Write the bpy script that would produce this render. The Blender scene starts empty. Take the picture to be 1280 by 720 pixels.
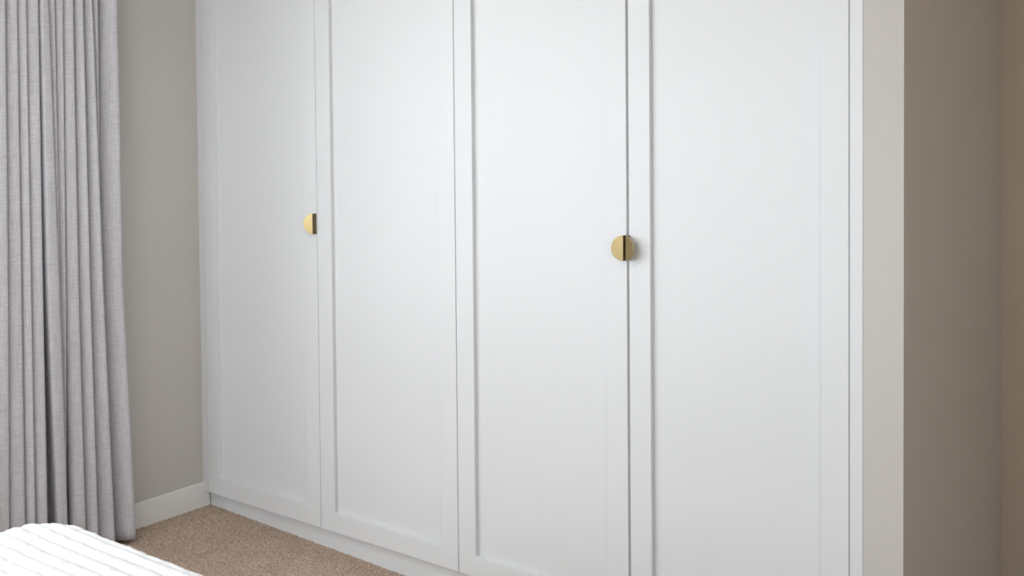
import bpy, bmesh, math, random
from mathutils import Vector, Matrix, noise

random.seed(4)
scene = bpy.context.scene
C = scene.collection

# ------------------------------------------------------------------ camera
IMG_W, IMG_H = 1280.0, 720.0
FOCAL_PX, PRINCIPAL_Y = 1409.2, 183.6            # rectified (shifted) architectural lens
CAM = Vector((3.3827, -2.5183, 1.42))
YAW, PITCH, ROLL = -0.6630, -0.0287, -0.0085
fw = Vector((math.sin(YAW) * math.cos(PITCH), math.cos(YAW) * math.cos(PITCH), math.sin(PITCH)))
rt = fw.cross(Vector((0, 0, 1))).normalized()
up = rt.cross(fw)
rt, up = (math.cos(ROLL) * rt + math.sin(ROLL) * up, -math.sin(ROLL) * rt + math.cos(ROLL) * up)
cd = bpy.data.cameras.new('camera')
cam = bpy.data.objects.new('camera', cd)
C.objects.link(cam)
M = Matrix((rt, up, -fw)).transposed().to_4x4()
M.translation = CAM
cam.matrix_world = M
cd.sensor_fit = 'HORIZONTAL'
cd.sensor_width = 36.0
cd.lens = FOCAL_PX / IMG_W * 36.0
cd.shift_y = (PRINCIPAL_Y - IMG_H / 2) / IMG_W
cd.clip_start = 0.02
scene.camera = cam

# ------------------------------------------------------------------ light
SKY_STRENGTH = 7.15
world = bpy.data.worlds.new('overcast_sky')
scene.world = world
world.use_nodes = True
bg = world.node_tree.nodes['Background']
bg.inputs['Color'].default_value = (0.90, 0.955, 1.0, 1)
bg.inputs['Strength'].default_value = SKY_STRENGTH

WIN_Y0, WIN_Y1, WIN_Z0, WIN_Z1 = -3.10, -1.15, 0.75, 2.25      # opening in the left wall
FILL2_X0, FILL2_X1, FILL2_Z0, FILL2_Z1 = 0.05, 2.75, 0.85, 2.25     # wide opening added behind the camera as fill light
FILL3_Y0, FILL3_Y1, FILL3_Z0, FILL3_Z1 = -3.45, -1.75, 0.85, 2.25   # unseen opening added in the right wall as fill light
def portal(loc, rot, sx, sy):
    d = bpy.data.lights.new('window_portal', 'AREA')
    d.shape = 'RECTANGLE'; d.size, d.size_y = sx, sy
    d.cycles.is_portal = True
    o = bpy.data.objects.new('window_portal', d)
    C.objects.link(o); o.location = loc; o.rotation_euler = rot
portal((-0.25, (WIN_Y0 + WIN_Y1) / 2, (WIN_Z0 + WIN_Z1) / 2), (0, -math.pi / 2, 0), WIN_Z1 - WIN_Z0, WIN_Y1 - WIN_Y0)
portal(((FILL2_X0 + FILL2_X1) / 2, -3.95, (FILL2_Z0 + FILL2_Z1) / 2), (math.pi / 2, 0, 0), FILL2_X1 - FILL2_X0, FILL2_Z1 - FILL2_Z0)
portal((4.80, (FILL3_Y0 + FILL3_Y1) / 2, (FILL3_Z0 + FILL3_Z1) / 2), (0, math.pi / 2, 0), FILL3_Z1 - FILL3_Z0, FILL3_Y1 - FILL3_Y0)

scene.view_settings.view_transform = 'Standard'
scene.view_settings.look = 'None'
scene.view_settings.gamma = 1.0
scene.view_settings.use_curve_mapping = False
scene.view_settings.exposure = 0.0

# ------------------------------------------------------------------ materials
def lin(r, g, b):
    f = lambda c: (c / 255 / 12.92) if c <= 10 else ((c / 255 + 0.055) / 1.055) ** 2.4
    return (f(r), f(g), f(b), 1)

def new_mat(name):
    m = bpy.data.materials.new(name)
    m.use_nodes = True
    nt = m.node_tree
    return m, nt, nt.nodes, nt.links, nt.nodes['Principled BSDF']

def coords(nodes, links, scale=(1, 1, 1)):
    tc = nodes.new('ShaderNodeTexCoord')
    mp = nodes.new('ShaderNodeMapping')
    mp.inputs['Scale'].default_value = scale
    links.new(tc.outputs['Object'], mp.inputs['Vector'])
    return mp.outputs['Vector']

def paint(name, col, rough, bump=0.0, bscale=400, spec=0.5, var=0.0):
    m, nt, n, l, b = new_mat(name)
    b.inputs['Base Color'].default_value = col
    b.inputs['Roughness'].default_value = rough
    b.inputs['Specular IOR Level'].default_value = spec
    v = coords(n, l)
    if var:
        nz = n.new('ShaderNodeTexNoise'); nz.inputs['Scale'].default_value = 3.0
        nz.inputs['Detail'].default_value = 3
        l.new(v, nz.inputs['Vector'])
        mx = n.new('ShaderNodeMix'); mx.data_type = 'RGBA'
        mx.inputs['A'].default_value = tuple(c * (1 - var) for c in col[:3]) + (1,)
        mx.inputs['B'].default_value = tuple(min(1, c * (1 + var)) for c in col[:3]) + (1,)
        l.new(nz.outputs['Fac'], mx.inputs['Factor'])
        l.new(mx.outputs['Result'], b.inputs['Base Color'])
    if bump:
        nz = n.new('ShaderNodeTexNoise'); nz.inputs['Scale'].default_value = bscale
        nz.inputs['Detail'].default_value = 2
        l.new(v, nz.inputs['Vector'])
        bp = n.new('ShaderNodeBump'); bp.inputs['Strength'].default_value = bump
        bp.inputs['Distance'].default_value = 0.001
        l.new(nz.outputs['Fac'], bp.inputs['Height'])
        l.new(bp.outputs['Normal'], b.inputs['Normal'])
    return m

MAT = {}
MAT['lacquer'] = paint('white_satin_lacquer', (0.70, 0.712, 0.725, 1), 0.42, 0.05, 900, 0.4)
MAT['trim'] = paint('white_trim_paint', (0.78, 0.775, 0.76, 1), 0.45, 0.05, 500, 0.4)
MAT['wall'] = paint('taupe_wall_paint', (0.545, 0.522, 0.486, 1), 0.9, 0.25, 220, 0.2, 0.02)
MAT['back_wall'] = paint('brown_wall_paint', (0.52, 0.445, 0.36, 1), 0.9, 0.25, 220, 0.2, 0.02)  # browner base colour than the other walls
MAT['ceiling'] = paint('white_ceiling_paint', (0.82, 0.82, 0.81, 1), 0.95, 0.1, 220, 0.2)
MAT['carcass'] = paint('wardrobe_interior', (0.55, 0.55, 0.54, 1), 0.6)
MAT['mattress'] = paint('mattress_ticking', (0.78, 0.77, 0.74, 1), 0.9, 0.3, 300)
MAT['bed_base'] = paint('grey_upholstery', (0.35, 0.34, 0.33, 1), 0.95, 0.4, 600)
MAT['wood'] = paint('dark_wood', (0.10, 0.06, 0.035, 1), 0.5)

def brass():
    m, nt, n, l, b = new_mat('brushed_brass')
    b.inputs['Metallic'].default_value = 1.0
    b.inputs['Base Color'].default_value = (0.53, 0.41, 0.205, 1)
    b.inputs['Roughness'].default_value = 0.30
    nz = n.new('ShaderNodeTexNoise'); nz.inputs['Scale'].default_value = 60
    l.new(coords(n, l, (40, 40, 1)), nz.inputs['Vector'])
    mr = n.new('ShaderNodeMapRange')
    mr.inputs['To Min'].default_value = 0.25; mr.inputs['To Max'].default_value = 0.29
    l.new(nz.outputs['Fac'], mr.inputs['Value'])
    l.new(mr.outputs['Result'], b.inputs['Roughness'])
    return m
MAT['brass'] = brass()
MAT['stem'] = paint('dark_stem', (0.115, 0.085, 0.035, 1), 0.45)

def carpet():
    m, nt, n, l, b = new_mat('brown_twist_carpet')
    b.inputs['Roughness'].default_value = 1.0
    b.inputs['Specular IOR Level'].default_value = 0.05
    v = coords(n, l)
    n1 = n.new('ShaderNodeTexNoise'); n1.inputs['Scale'].default_value = 170; n1.inputs['Detail'].default_value = 3
    n2 = n.new('ShaderNodeTexNoise'); n2.inputs['Scale'].default_value = 14; n2.inputs['Detail'].default_value = 3
    l.new(v, n1.inputs['Vector']); l.new(v, n2.inputs['Vector'])
    r1 = n.new('ShaderNodeValToRGB')
    e = r1.color_ramp.elements
    e[0].position = 0.30; e[0].color = (0.29, 0.215, 0.158, 1)
    e[1].position = 0.72; e[1].color = (0.66, 0.52, 0.42, 1)
    l.new(n1.outputs['Fac'], r1.inputs['Fac'])
    mx = n.new('ShaderNodeMix'); mx.data_type = 'RGBA'; mx.blend_type = 'MULTIPLY'
    mx.inputs['Factor'].default_value = 1.0
    r2 = n.new('ShaderNodeMapRange'); r2.inputs['To Min'].default_value = 0.86; r2.inputs['To Max'].default_value = 1.12
    l.new(n2.outputs['Fac'], r2.inputs['Value'])
    l.new(r1.outputs['Color'], mx.inputs['A']); l.new(r2.outputs['Result'], mx.inputs['B'])
    l.new(mx.outputs['Result'], b.inputs['Base Color'])
    bp = n.new('ShaderNodeBump'); bp.inputs['Strength'].default_value = 0.8; bp.inputs['Distance'].default_value = 0.004
    l.new(n1.outputs['Fac'], bp.inputs['Height']); l.new(bp.outputs['Normal'], b.inputs['Normal'])
    return m
MAT['carpet'] = carpet()

def linen():
    m, nt, n, l, b = new_mat('grey_linen')
    b.inputs['Roughness'].default_value = 0.95
    b.inputs['Specular IOR Level'].default_value = 0.1
    h = n.new('ShaderNodeTexNoise'); h.inputs['Scale'].default_value = 1.0; h.inputs['Detail'].default_value = 2
    l.new(coords(n, l, (40, 40, 420)), h.inputs['Vector'])      # weft slubs
    w = n.new('ShaderNodeTexNoise'); w.inputs['Scale'].default_value = 1.0; w.inputs['Detail'].default_value = 2
    l.new(coords(n, l, (420, 420, 14)), w.inputs['Vector'])     # warp threads
    ad = n.new('ShaderNodeMath'); ad.operation = 'ADD'
    l.new(h.outputs['Fac'], ad.inputs[0]); l.new(w.outputs['Fac'], ad.inputs[1])
    r = n.new('ShaderNodeValToRGB')
    e = r.color_ramp.elements
    e[0].position = 0.35; e[0].color = (0.435, 0.425, 0.445, 1)
    e[1].position = 0.65; e[1].color = (0.59, 0.578, 0.602, 1)
    hf = n.new('ShaderNodeMath'); hf.operation = 'MULTIPLY'; hf.inputs[1].default_value = 0.5
    l.new(ad.outputs[0], hf.inputs[0]); l.new(hf.outputs[0], r.inputs['Fac'])
    l.new(r.outputs['Color'], b.inputs['Base Color'])
    bp = n.new('ShaderNodeBump'); bp.inputs['Strength'].default_value = 0.25; bp.inputs['Distance'].default_value = 0.001
    l.new(ad.outputs[0], bp.inputs['Height']); l.new(bp.outputs['Normal'], b.inputs['Normal'])
    return m
MAT['linen'] = linen()

def chenille():
    m, nt, n, l, b = new_mat('white_chenille')
    b.inputs['Base Color'].default_value = (0.74, 0.745, 0.76, 1)
    b.inputs['Roughness'].default_value = 1.0
    b.inputs['Specular IOR Level'].default_value = 0.05
    v = coords(n, l)
    n1 = n.new('ShaderNodeTexNoise'); n1.inputs['Scale'].default_value = 260; n1.inputs['Detail'].default_value = 2
    l.new(v, n1.inputs['Vector'])
    bp = n.new('ShaderNodeBump'); bp.inputs['Strength'].default_value = 0.4; bp.inputs['Distance'].default_value = 0.002
    l.new(n1.outputs['Fac'], bp.inputs['Height']); l.new(bp.outputs['Normal'], b.inputs['Normal'])
    return m
MAT['chenille'] = chenille()

def glass():
    m, nt, n, l, b = new_mat('window_glass')
    out = n['Material Output']
    tr = n.new('ShaderNodeBsdfTransparent'); gl = n.new('ShaderNodeBsdfGlossy')
    gl.inputs['Roughness'].default_value = 0.02
    mx = n.new('ShaderNodeMixShader'); mx.inputs[0].default_value = 0.06
    l.new(tr.outputs[0], mx.inputs[1]); l.new(gl.outputs[0], mx.inputs[2])
    l.new(mx.outputs[0], out.inputs['Surface'])
    return m
MAT['glass'] = glass()
MAT['ground'] = paint('garden_paving', (0.30, 0.29, 0.27, 1), 0.9)

# ------------------------------------------------------------------ helpers
def add_box(bm, x0, x1, y0, y1, z0, z1):
    v = [bm.verts.new((x, y, z)) for z in (z0, z1) for y in (y0, y1) for x in (x0, x1)]
    for f in ((0, 2, 3, 1), (4, 5, 7, 6), (0, 1, 5, 4), (2, 6, 7, 3), (0, 4, 6, 2), (1, 3, 7, 5)):
        bm.faces.new([v[i] for i in f])

def obj(name, bm, mat, parent=None, bevel=0.0, smooth=False):
    bmesh.ops.recalc_face_normals(bm, faces=bm.faces)
    me = bpy.data.meshes.new(name)
    bm.to_mesh(me); bm.free()
    me.materials.append(MAT[mat])
    if smooth:
        me.polygons.foreach_set('use_smooth', [True] * len(me.polygons))
    o = bpy.data.objects.new(name, me)
    C.objects.link(o)
    if parent: o.parent = parent
    if bevel:
        md = o.modifiers.new('soft_edge', 'BEVEL'); md.width = bevel; md.segments = 2
        md.limit_method = 'ANGLE'; md.angle_limit = math.radians(50)
    return o

def boxes(name, bl, mat, parent=None, bevel=0.0):
    bm = bmesh.new()
    for b in bl: add_box(bm, *b)
    return obj(name, bm, mat, parent, bevel)

def structure(o):
    o['kind'] = 'structure'; return o

def tag(o, label, cat, group=None):
    o['label'] = label; o['category'] = cat
    if group: o['group'] = group
    return o

def empty(name, loc=(0, 0, 0)):
    o = bpy.data.objects.new(name, None); C.objects.link(o); o.location = loc
    o.empty_display_size = 0.1
    return o

# ------------------------------------------------------------------ setting
LW = -0.032                    # left wall face
DW = 0.600                     # door module
NIB0, NIB1 = 4 * DW + 0.0315, 4 * DW + 0.1248
BACK, RIGHT, FRONT, CEIL = 0.80, 4.60, -3.75, 2.42

def floor_z(x):                # old floor, falls a little away from the window wall
    return -0.0239 * min(max(x, 0.0), 1.0)

def axis(lo, hi, f0, f1, fine, coarse):
    a = []; v = lo
    while v < hi - 1e-6:
        a.append(v); v += fine if f0 <= v < f1 else coarse
        if a[-1] < f0 < v: v = f0
    a.append(hi); return a

xs = axis(LW - 0.1, RIGHT + 0.1, LW - 0.01, 1.15, 0.006, 0.25)
ys = axis(FRONT - 0.1, BACK + 0.1, -0.95, 0.06, 0.006, 0.25)
verts = []
for y in ys:
    for x in xs:
        fine = (LW - 0.02 < x < 1.16) and (-0.96 < y < 0.07)
        verts.append((x, y, floor_z(x) + (random.uniform(-0.0028, 0.0012) if fine else -0.0005)))
nx = len(xs)
faces = [(j * nx + i, j * nx + i + 1, (j + 1) * nx + i + 1, (j + 1) * nx + i)
         for j in range(len(ys) - 1) for i in range(nx - 1)]
me = bpy.data.meshes.new('floor'); me.from_pydata(verts, [], faces); me.materials.append(MAT['carpet'])
me.polygons.foreach_set('use_smooth', [True] * len(me.polygons))
fl = bpy.data.objects.new('floor', me); C.objects.link(fl); structure(fl)

T = 0.25
structure(boxes('wall_left', [
    (LW - T, LW, FRONT - T, WIN_Y0, -0.1, CEIL), (LW - T, LW, WIN_Y1, BACK + T, -0.1, CEIL),
    (LW - T, LW, WIN_Y0, WIN_Y1, -0.1, WIN_Z0), (LW - T, LW, WIN_Y0, WIN_Y1, WIN_Z1, CEIL)], 'wall'))
structure(boxes('wall_nib', [(NIB0, NIB1, 0.001, BACK, -0.1, CEIL)], 'wall', bevel=0.0007))
structure(boxes('wall_back', [(LW, RIGHT + T, BACK, BACK + T, -0.1, CEIL)], 'back_wall'))
structure(boxes('wall_right', [
    (RIGHT, RIGHT + T, FRONT, FILL3_Y0, -0.1, CEIL), (RIGHT, RIGHT + T, FILL3_Y1, BACK, -0.1, CEIL),
    (RIGHT, RIGHT + T, FILL3_Y0, FILL3_Y1, -0.1, FILL3_Z0), (RIGHT, RIGHT + T, FILL3_Y0, FILL3_Y1, FILL3_Z1, CEIL)], 'wall'))
structure(boxes('wall_front', [
    (LW, FILL2_X0, FRONT - T, FRONT, -0.1, CEIL), (FILL2_X1, RIGHT + T, FRONT - T, FRONT, -0.1, CEIL),
    (FILL2_X0, FILL2_X1, FRONT - T, FRONT, -0.1, FILL2_Z0), (FILL2_X0, FILL2_X1, FRONT - T, FRONT, FILL2_Z1, CEIL)], 'wall'))
structure(boxes('ceiling', [(LW - T, RIGHT + T, FRONT - T, BACK + T, CEIL, CEIL + 0.15)], 'ceiling'))

SK_H, SK_T = 0.0884, 0.012
structure(boxes('baseboard_left', [(LW, LW + SK_T, FRONT, 0.0245, -0.02, SK_H)], 'trim', bevel=0.0025))
structure(boxes('baseboard_nib', [(NIB1, NIB1 + SK_T, 0.0, BACK, -0.03, SK_H - 0.02),
                                  (NIB0 + 0.001, NIB1 + SK_T, -0.008, 0.001, -0.03, SK_H - 0.02)], 'trim', bevel=0.0025))
structure(boxes('baseboard_back', [(NIB1 + SK_T, RIGHT, BACK - SK_T, BACK, -0.03, SK_H - 0.02)], 'trim', bevel=0.0025))
structure(boxes('baseboard_right', [(RIGHT - SK_T, RIGHT, FRONT, BACK - SK_T, -0.03, SK_H - 0.02)], 'trim', bevel=0.0025))
structure(boxes('baseboard_front', [(LW + SK_T, RIGHT - SK_T, FRONT, FRONT + SK_T, -0.03, SK_H - 0.02)], 'trim', bevel=0.0025))

# window in the left wall, beside the drawn curtain
fx0, fx1 = LW - 0.14, LW - 0.08
win = empty('window_1', (0, 0, 0)); structure(win)
fr = 0.06
ym = (WIN_Y0 + WIN_Y1) / 2
boxes('window_frame', [(fx0, fx1, WIN_Y0, WIN_Y0 + fr, WIN_Z0, WIN_Z1), (fx0, fx1, WIN_Y1 - fr, WIN_Y1, WIN_Z0, WIN_Z1),
                       (fx0, fx1, ym - fr / 2, ym + fr / 2, WIN_Z0 + fr, WIN_Z1 - fr),
                       (fx0, fx1, WIN_Y0 + fr, WIN_Y1 - fr, WIN_Z0, WIN_Z0 + fr),
                       (fx0, fx1, WIN_Y0 + fr, WIN_Y1 - fr, WIN_Z1 - fr, WIN_Z1)], 'trim', win, 0.003)
for a, b in ((WIN_Y0 + fr, ym - fr / 2), (ym + fr / 2, WIN_Y1 - fr)):
    boxes('pane', [(fx0 + 0.025, fx0 + 0.031, a, b, WIN_Z0 + fr, WIN_Z1 - fr)], 'glass', win)
boxes('window_sill', [(fx1, LW + 0.02, WIN_Y0, WIN_Y1, WIN_Z0 - 0.02, WIN_Z0 + 0.001)], 'trim', win, 0.003)
gy0, gy1 = FRONT - 0.14, FRONT - 0.08
fill_win2 = empty('added_window_2', (0, 0, 0)); structure(fill_win2)  # added window, lets in fill daylight from behind the camera
xa = [FILL2_X0 + (FILL2_X1 - FILL2_X0) * k / 3 for k in range(4)]
boxes('window_frame', [(FILL2_X0, FILL2_X1, gy0, gy1, FILL2_Z0, FILL2_Z0 + fr), (FILL2_X0, FILL2_X1, gy0, gy1, FILL2_Z1 - fr, FILL2_Z1)] +
      [(min(max(x - fr / 2, FILL2_X0), FILL2_X1 - fr), min(max(x - fr / 2, FILL2_X0), FILL2_X1 - fr) + fr, gy0, gy1, FILL2_Z0 + fr, FILL2_Z1 - fr) for x in xa], 'trim', fill_win2, 0.003)
for a, b in zip(xa[:-1], xa[1:]):
    boxes('pane', [(a + fr, b - fr / 2, gy0 + 0.025, gy0 + 0.031, FILL2_Z0 + fr, FILL2_Z1 - fr)], 'glass', fill_win2)
boxes('window_sill', [(FILL2_X0, FILL2_X1, gy1, FRONT + 0.02, FILL2_Z0 - 0.02, FILL2_Z0 + 0.001)], 'trim', fill_win2, 0.003)
hx0, hx1 = RIGHT + 0.08, RIGHT + 0.14
fill_win3 = empty('added_window_3', (0, 0, 0)); structure(fill_win3)  # added window, brightens surfaces that face right
boxes('window_frame', [(hx0, hx1, FILL3_Y0, FILL3_Y0 + fr, FILL3_Z0, FILL3_Z1), (hx0, hx1, FILL3_Y1 - fr, FILL3_Y1, FILL3_Z0, FILL3_Z1),
                       (hx0, hx1, FILL3_Y0 + fr, FILL3_Y1 - fr, FILL3_Z0, FILL3_Z0 + fr), (hx0, hx1, FILL3_Y0 + fr, FILL3_Y1 - fr, FILL3_Z1 - fr, FILL3_Z1)], 'trim', fill_win3, 0.003)
boxes('pane', [(hx0 + 0.025, hx0 + 0.031, FILL3_Y0 + fr, FILL3_Y1 - fr, FILL3_Z0 + fr, FILL3_Z1 - fr)], 'glass', fill_win3)
boxes('window_sill', [(RIGHT - 0.02, hx0, FILL3_Y0, FILL3_Y1, FILL3_Z0 - 0.02, FILL3_Z0 + 0.001)], 'trim', fill_win3, 0.003)
g = boxes('ground', [(RIGHT + T + 0.02, 30, FRONT - T - 0.02, 25, -0.75, -0.6), (-30, LW - T - 0.02, -25, 25, -0.75, -0.6), (LW - T - 0.02, 30, -25, FRONT - T - 0.02, -0.75, -0.6)], 'ground'); structure(g)

# unseen flush lamp added over the bed to fill the room with light
FILL_STRENGTH = 16.0
def emitter(name, col, strength):
    m, nt, n, l, b = new_mat(name)
    b.inputs['Base Color'].default_value = (0.9, 0.9, 0.9, 1)
    b.inputs['Emission Color'].default_value = col
    b.inputs['Emission Strength'].default_value = strength
    return m
MAT['diffuser'] = emitter('fill_diffuser', (1.0, 0.96, 0.92, 1), FILL_STRENGTH)
lamp = empty('added_fill_lamp', (1.25, -1.60, CEIL))
tag(lamp, 'unseen round white lamp added on the ceiling as fill light', 'lamp')
def disc(bm, r0, r1, z0, z1, n=48):
    a = [bm.verts.new((r0 * math.cos(2 * math.pi * k / n), r0 * math.sin(2 * math.pi * k / n), z0)) for k in range(n)]
    b = [bm.verts.new((r1 * math.cos(2 * math.pi * k / n), r1 * math.sin(2 * math.pi * k / n), z1)) for k in range(n)]
    for k in range(n): bm.faces.new((a[k], a[(k + 1) % n], b[(k + 1) % n], b[k]))
    bm.faces.new(a[::-1]); bm.faces.new(b)
bm = bmesh.new(); disc(bm, 0.20, 0.20, -0.02, -0.0005); obj('fill_plate', bm, 'trim', lamp)
bm = bmesh.new(); disc(bm, 0.235, 0.25, -0.10, -0.0205); obj('fill_diffuser', bm, 'diffuser', lamp, 0.008)

# unseen warm downlight added to brighten the recess past the wardrobe
MAT['downlight'] = emitter('alcove_fill_lens', (1.0, 0.56, 0.26, 1), 105.0)
dl = empty('added_alcove_fill', (3.55, -0.30, CEIL))
tag(dl, 'unseen warm downlight added as fill light past the wardrobe end', 'downlight')
bm = bmesh.new(); disc(bm, 0.060, 0.062, -0.010, -0.0005); obj('alcove_fill_rim', bm, 'trim', dl)
bm = bmesh.new(); disc(bm, 0.050, 0.050, -0.014, -0.0101); obj('alcove_fill_lens', bm, 'downlight', dl)

# ------------------------------------------------------------------ wardrobe
ZB, ZT = 0.0562, 2.285
STILE, RAIL, REC, DT = 0.066, 0.0628, 0.0136, 0.022

def frame_mesh(bm, x0, x1, z0, z1, sl, sr, rail, y0, y1):
    """one door frame, front at y0, with a rectangular opening"""
    O = [(x0, z0), (x1, z0), (x1, z1), (x0, z1)]
    I = [(x0 + sl, z0 + rail), (x1 - sr, z0 + rail), (x1 - sr, z1 - rail), (x0 + sl, z1 - rail)]
    r = {}
    for nm, L in (('O', O), ('I', I)):
        for yi, y in enumerate((y0, y1)):
            r[nm, yi] = [bm.verts.new((p[0], y, p[1])) for p in L]
    for k in range(4):
        j = (k + 1) % 4
        bm.faces.new((r['O', 0][k], r['O', 0][j], r['I', 0][j], r['I', 0][k]))
        bm.faces.new((r['O', 1][k], r['I', 1][k], r['I', 1][j], r['O', 1][j]))
        bm.faces.new((r['O', 0][k], r['O', 1][k], r['O', 1][j], r['O', 0][j]))
        bm.faces.new((r['I', 0][k], r['I', 0][j], r['I', 1][j], r['I', 1][k]))

def half_moon(bm, sgn, tilt, radius=0.0335, stand=0.0145, t=0.0028):
    """half-moon pull in door space: stem flange on the door face at x=0,
    plate reaching towards sgn*x, its round rim flared away from the door (-y)"""
    add_box(bm, min(0, sgn * t), max(0, sgn * t), -stand, 0.0, -radius, radius)
    N = 28
    ca, sa = math.cos(tilt), math.sin(tilt)
    fr_, bk_ = [], []
    for k in range(N + 1):
        a = -math.pi / 2 + math.pi * k / N
        u, w = radius * math.cos(a), radius * math.sin(a)
        X, Y = sgn * u * ca, -stand - u * sa
        nx_, ny_ = sgn * sa * -1, -ca
        fr_.append(bm.verts.new((X, Y, w)))
        bk_.append(bm.verts.new((X - nx_ * t * 1.0, Y - ny_ * t, w)))
    bm.faces.new(fr_); bm.faces.new(bk_[::-1])
    for k in range(N + 1):
        j = (k + 1) % (N + 1)
        bm.faces.new((fr_[k], bk_[k], bk_[j], fr_[j]))

HZ = 1.067
def door(parent, x0, x1, sl, sr, pull=None, ajar=0.0, tilt=15, label=None, plabel=None, stand=0.0145, lip=None):
    # the door's own origin sits on its hinge so that it can stand ajar
    hinge = x1 if pull == 'left' else x0
    bm = bmesh.new()
    frame_mesh(bm, x0 - hinge, x1 - hinge, ZB, ZT, sl, sr, RAIL, 0.0, DT)
    if lip:                                       # lip added inside the gap to keep its line from going too dark
        add_box(bm, x1 - hinge + 0.0001, x1 - hinge + lip[0], lip[1], DT, ZB, ZT)
    d = obj('door', bm, 'lacquer', parent, 0.0012)
    d.location = (hinge - parent.location.x, 0, 0)
    d.rotation_euler = (0, 0, ajar)
    if label: d['label'] = label
    boxes('panel', [(x0 + sl - hinge - 0.004 + 0.0041, x1 - sr - hinge - 0.0001, REC, REC + 0.006, ZB + RAIL + 0.0001, ZT - RAIL - 0.0001)], 'lacquer', d)
    if pull:
        bm = bmesh.new()
        s = 1 if pull == 'left' else -1           # pull on the left edge reaches right
        half_moon(bm, s, math.radians(tilt), stand=stand, radius=0.0335 if s < 0 else 0.0325)
        h = obj('pull_handle', bm, 'brass', d, 0.0004)
        h.data.materials.append(MAT['stem'])
        for p in h.data.polygons[:6]: p.material_index = 1     # the stem web is darker than the plate
        h.location = ((x0 + 0.0003 if pull == 'left' else x1 - 0.0015) - hinge, 0, HZ)
        h['label'] = plabel
    return d

def unit(x0, label):
    u = empty('wardrobe', (x0, 0.0, 0.0))
    tag(u, label, 'wardrobe', 'fitted wardrobe units')
    w = 2 * DW
    y0, y1 = DT + 0.003, 0.60
    boxes('carcass', [(0.001, 0.019, y0, y1, ZB, ZT), (w - 0.019, w - 0.001, y0, y1, ZB, ZT),
                      (0.019, w - 0.019, y0, y1, ZB, ZB + 0.018), (0.019, w - 0.019, y0, y1, ZT - 0.018, ZT),
                      (0.019, w - 0.019, y1 - 0.008, y1, ZB + 0.018, ZT - 0.018)], 'carcass', u)
    boxes('top_infill', [(0.001, w - 0.001, 0.0, 0.02, ZT + 0.003, CEIL - 0.001)], 'lacquer', u, 0.001)
    return u

wa = unit(0.0, 'white panelled double-door wardrobe beside the curtain, with a single half-moon brass pull')
wb = unit(2 * DW, 'white panelled double-door wardrobe beside the bare taupe wall end, with a split round brass pull')
door(wa, 0.0012, DW - 0.001, STILE, STILE, 'right', 0.0, 22, None, 'half-moon brushed brass pull', stand=0.0175, lip=(0.0018, 0.004))
door(wa, DW + 0.001, 2 * DW - 0.0015, STILE, STILE, lip=(0.0028, 0.0045))
door(wb, 2 * DW + 0.0015, 3 * DW - 0.001, STILE, STILE, 'right', -math.radians(0.45), 15, 'door standing slightly ajar', 'left half of round brass pull', lip=(0.0048, 0.009))
door(wb, 3 * DW + 0.004, 4 * DW - 0.002, STILE - 0.002, STILE, 'left', 0.0, 20, None, 'right half of round brass pull', stand=0.0185, lip=(0.0033, 0.0032))
boxes('filler_strip', [(LW + 0.0002, -0.0012, 0.0005, 0.02, SK_H + 0.0003, CEIL - 0.001),
                       (LW + SK_T + 0.0003, -0.0012, 0.0005, 0.02, ZB, SK_H + 0.0003)], 'lacquer', wa, 0.0008)
ep = boxes('end_panel', [(2 * DW + 0.0015, 2 * DW + 0.0313, 0.0, 0.6, -0.03, CEIL - 0.001)], 'lacquer', wb, 0.0006)

pl = boxes('wardrobe_plinth', [(LW + SK_T + 0.0004, 4 * DW + 0.0012, 0.0250, 0.0430, -0.03, ZB - 0.0015)], 'lacquer', None, 0.001)
tag(pl, 'long low white plinth board under the wardrobe doors, on the carpet', 'plinth')

# ------------------------------------------------------------------ curtain
# crisp fold edges: metres along the window wall at heights 1.79, 0.89, 0.18
ZK = (1.79, 0.89, 0.18)
EDGES = [(-0.7696, -0.7793, -0.7901), (-0.7307, -0.7354, -0.7403), (-0.7026, -0.7065, -0.7086),
         (-0.6637, -0.6679, -0.6702), (-0.6308, -0.6142, -0.6023), (-0.6055, -0.6035, -0.5921),
         (-0.5798, -0.5830, -0.5832), (-0.5443, -0.5445, -0.5388), (-0.5124, -0.5053, -0.4956),
         (-0.4800, -0.4600, -0.4360), (-0.4572, -0.4553, -0.4299), (-0.3889, -0.3850, -0.3590)]
# gap after each edge (mm at the three heights), sink of the fold that starts there, softness of its left flank
GAPS = {0: (8, 6, 5), 3: (6, 15, 34), 6: (5, 6, 6), 10: (7, 6, 6)}
SINK = {4: (10, 14, 24), 5: (6, 14, 40), 9: (10, 30, 60)}        # mm
LEAN = {3: 0.0, 7: 0.030, 8: 0.040, 9: 0.02, 10: 0.060}   # folds that turn their left flank to the wall
SOFT = {3: 6.0, 7: 2.6, 8: 2.0, 9: 2.2, 10: 1.8}
for k in range(1, 7):
    EDGES.insert(0, tuple(e - 0.043 - 0.004 * math.sin(k * 2.3) for e in EDGES[0]))
OFF = 6

def interp(t3, z):
    if z >= ZK[1]:
        t = (z - ZK[1]) / (ZK[0] - ZK[1]); return t3[1] + (t3[0] - t3[1]) * min(t, 1.35)
    t = (z - ZK[2]) / (ZK[1] - ZK[2]); s = max(t, -0.3)
    q = t3[2] + (t3[1] - t3[2]) * s
    return q

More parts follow.
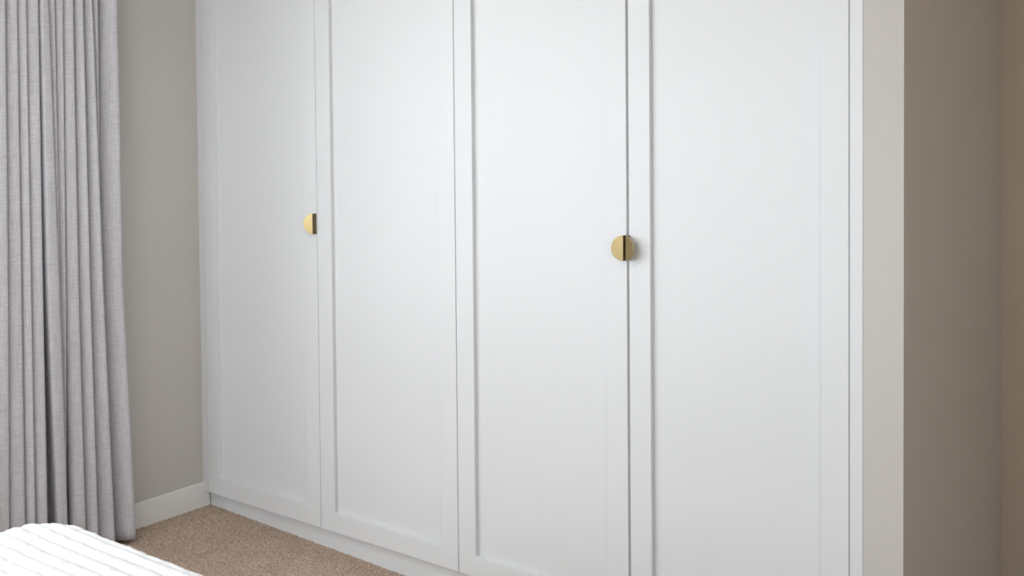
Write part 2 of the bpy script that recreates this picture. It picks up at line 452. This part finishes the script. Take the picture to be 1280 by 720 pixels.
CUR_BACK, CUR_FRONT = -0.018, 0.090
def curtain():
    NZ, NS = 80, 30
    zs = [0.014 + (CEIL - 0.03 - 0.014) * i / NZ for i in range(NZ + 1)]
    rows = []
    for z in zs:
        row = []
        E_ = [interp(e, z) for e in EDGES]
        G_ = []
        for k in range(len(EDGES)):
            gp = GAPS.get(k - OFF, (4.5, 5, 5.5))
            G_.append(interp(gp, z) / 1000.0)
        for k in range(len(EDGES) - 1):
            a, b = E_[k] + max(G_[k], 0.001), E_[k + 1]
            if b - a < 0.004: a = b - 0.004
            kk = k - OFF
            front = CUR_FRONT - interp(SINK.get(kk, (0, 0, 0)), z) / 1000.0 + 0.006 * noise.noise((k * 3.7, z * 0.7, 0)) + 0.010 * max(0, 0.9 - z) / 0.9 * (0.3 if kk < 6 else 0.0)
            dep = min(front - CUR_BACK, 0.075 + 1.4 * (b - a))
            last = k == len(EDGES) - 2
            mid, half = (a + b) / 2, (b - a) / 2
            soft = SOFT.get(kk, 5.0)
            for i in range(NS + 1):
                ph = math.pi * i / NS
                c, s = math.cos(ph), math.sin(ph)
                nl = soft if c > 0 else 5.0
                t = max(s, 0.0) ** (2 / nl)
                neck = 1.43 * max(0.12, 1 - 1.2 * (1 - t)) if c > 0 else 1.28 * (1 - 0.65 * (1 - t))           # folds are fuller in front than at their roots
                px = mid - half * math.copysign(abs(c) ** 0.42, c) * neck
                lean = LEAN.get(kk, 0.014) * min(1.0, max(0.0, 0.5 - (px - mid) / (2 * half))) ** 2.2
                dx = front - dep + dep * t - lean
                if last and i == NS: dx = CUR_BACK + 0.02
                wob = 0.0012 * noise.noise((k * 1.3 + i * 0.05, z * 2.5, 7.0))
                row.append((dx + wob, px, z))
        rows.append(row)
    n = len(rows[0])
    vs = [p for r in rows for p in r]
    fs = [(j * n + i, j * n + i + 1, (j + 1) * n + i + 1, (j + 1) * n + i) for j in range(NZ) for i in range(n - 1)]
    me = bpy.data.meshes.new('curtain'); me.from_pydata(vs, [], fs)
    me.materials.append(MAT['linen'])
    me.polygons.foreach_set('use_smooth', [True] * len(me.polygons))
    o = bpy.data.objects.new('curtain', me); C.objects.link(o)
    md = o.modifiers.new('cloth_thickness', 'SOLIDIFY'); md.thickness = 0.0016; md.offset = 0
    return o
tag(curtain(), 'pale grey linen curtain drawn back in tight vertical folds, left of the wardrobe', 'curtain')

# ------------------------------------------------------------------ bed
BX0, BX1, BY0, BY1, BZ = 1.170, 2.720, -3.40, -1.255, 0.600
bed = empty('bed', ((BX0 + BX1) / 2, (BY0 + BY1) / 2, floor_z(2)))
tag(bed, 'bed under the white ribbed bedspread, only its top corner in view', 'bed')
def local(o):
    o.location = -bed.location; return o
zf = floor_z(2)
local(boxes('bed_base', [(BX0 + 0.03, BX1 - 0.03, BY0 + 0.02, BY1 - 0.04, zf + 0.10, 0.34)], 'bed_base', bed, 0.015))
local(boxes('mattress', [(BX0 + 0.02, BX1 - 0.02, BY0 + 0.02, BY1 - 0.025, 0.345, 0.585)], 'mattress', bed, 0.04))
local(boxes('headboard', [(BX0, BX1, BY0 - 0.07, BY0 + 0.005, zf + 0.10, 1.15)], 'bed_base', bed, 0.02))
for x in (BX0 + 0.1, BX1 - 0.1):
    for y in (BY0 + 0.1, BY1 - 0.12):
        local(boxes('leg', [(x - 0.025, x + 0.025, y - 0.025, y + 0.025, zf, zf + 0.10)], 'wood', bed, 0.004))

def bedspread():
    R_, r_, DROP = 0.13, 0.055, 0.26                # corner radius in plan, edge radius, overhang
    ix0, ix1, iy1, iy0 = BX0 + R_, BX1 - R_, BY1 - R_, BY0 + 0.03
    flat = R_ - r_
    lmax = flat + r_ * math.pi / 2 + DROP
    PITCH_ = 0.0322
    def surf(u, v):
        qx = min(max(u, ix0), ix1); qy = min(v, iy1)
        dx, dy = u - qx, v - qy
        L = math.hypot(dx, dy)
        if L < 1e-9: return Vector((u, v, BZ)), Vector((0, 0, 1))
        n = Vector((dx / L, dy / L, 0))
        L = min(L, lmax + 0.03)
        if L <= flat:
            return Vector((qx, qy, BZ)) + n * L, Vector((0, 0, 1))
        a = (L - flat) / r_
        if a < math.pi / 2:
            h, d = flat + r_ * math.sin(a), r_ * (1 - math.cos(a))
            return Vector((qx, qy, BZ - d)) + n * h, (n * math.sin(a) + Vector((0, 0, math.cos(a)))).normalized()
        d = r_ + (L - flat - r_ * math.pi / 2)
        return Vector((qx, qy, BZ - d)) + n * R_, n
    def line(lo, hi, f0, f1, fine, coarse):
        return axis(lo, hi, f0, f1, fine, coarse)
    us = line(ix0 - lmax, ix1 + lmax, ix0 - lmax, 2.0, 0.0055, 0.02)
    vs_ = line(iy0, iy1 + lmax, -1.75, 0.0, 0.0040, 0.008)
    pts = []
    for v in vs_:
        # seams pinned on the rows seen along the foot end
        t = ((v + 1.359) / PITCH_) % 1.0
        k = math.floor((v + 1.359) / PITCH_)
        w = abs(math.sin(math.pi * t))
        rib = 0.0075 * (w ** 0.45) - 0.0065
        for u in us:
            P, N = surf(u, v)
            h = rib + 0.0016 * noise.noise((u * 75, v * 75, 0.3)) + 0.0022 * noise.noise((u * 28, k * 4.1, 1.7)) * w + random.uniform(-0.0009, 0.0009)
            sag = 0.004 * noise.noise((u * 4, v * 4, 9.0))
            pts.append(P + N * (h + sag))
    n = len(us)
    fs = [(j * n + i, j * n + i + 1, (j + 1) * n + i + 1, (j + 1) * n + i) for j in range(len(vs_) - 1) for i in range(n - 1)]
    me = bpy.data.meshes.new('bedspread'); me.from_pydata(pts, [], fs)
    me.materials.append(MAT['chenille'])
    me.polygons.foreach_set('use_smooth', [True] * len(me.polygons))
    o = bpy.data.objects.new('bedspread', me); C.objects.link(o)
    return o
tag(bedspread(), 'white tufted bedspread with narrow ribs, draped over the bed corner', 'bedspread')
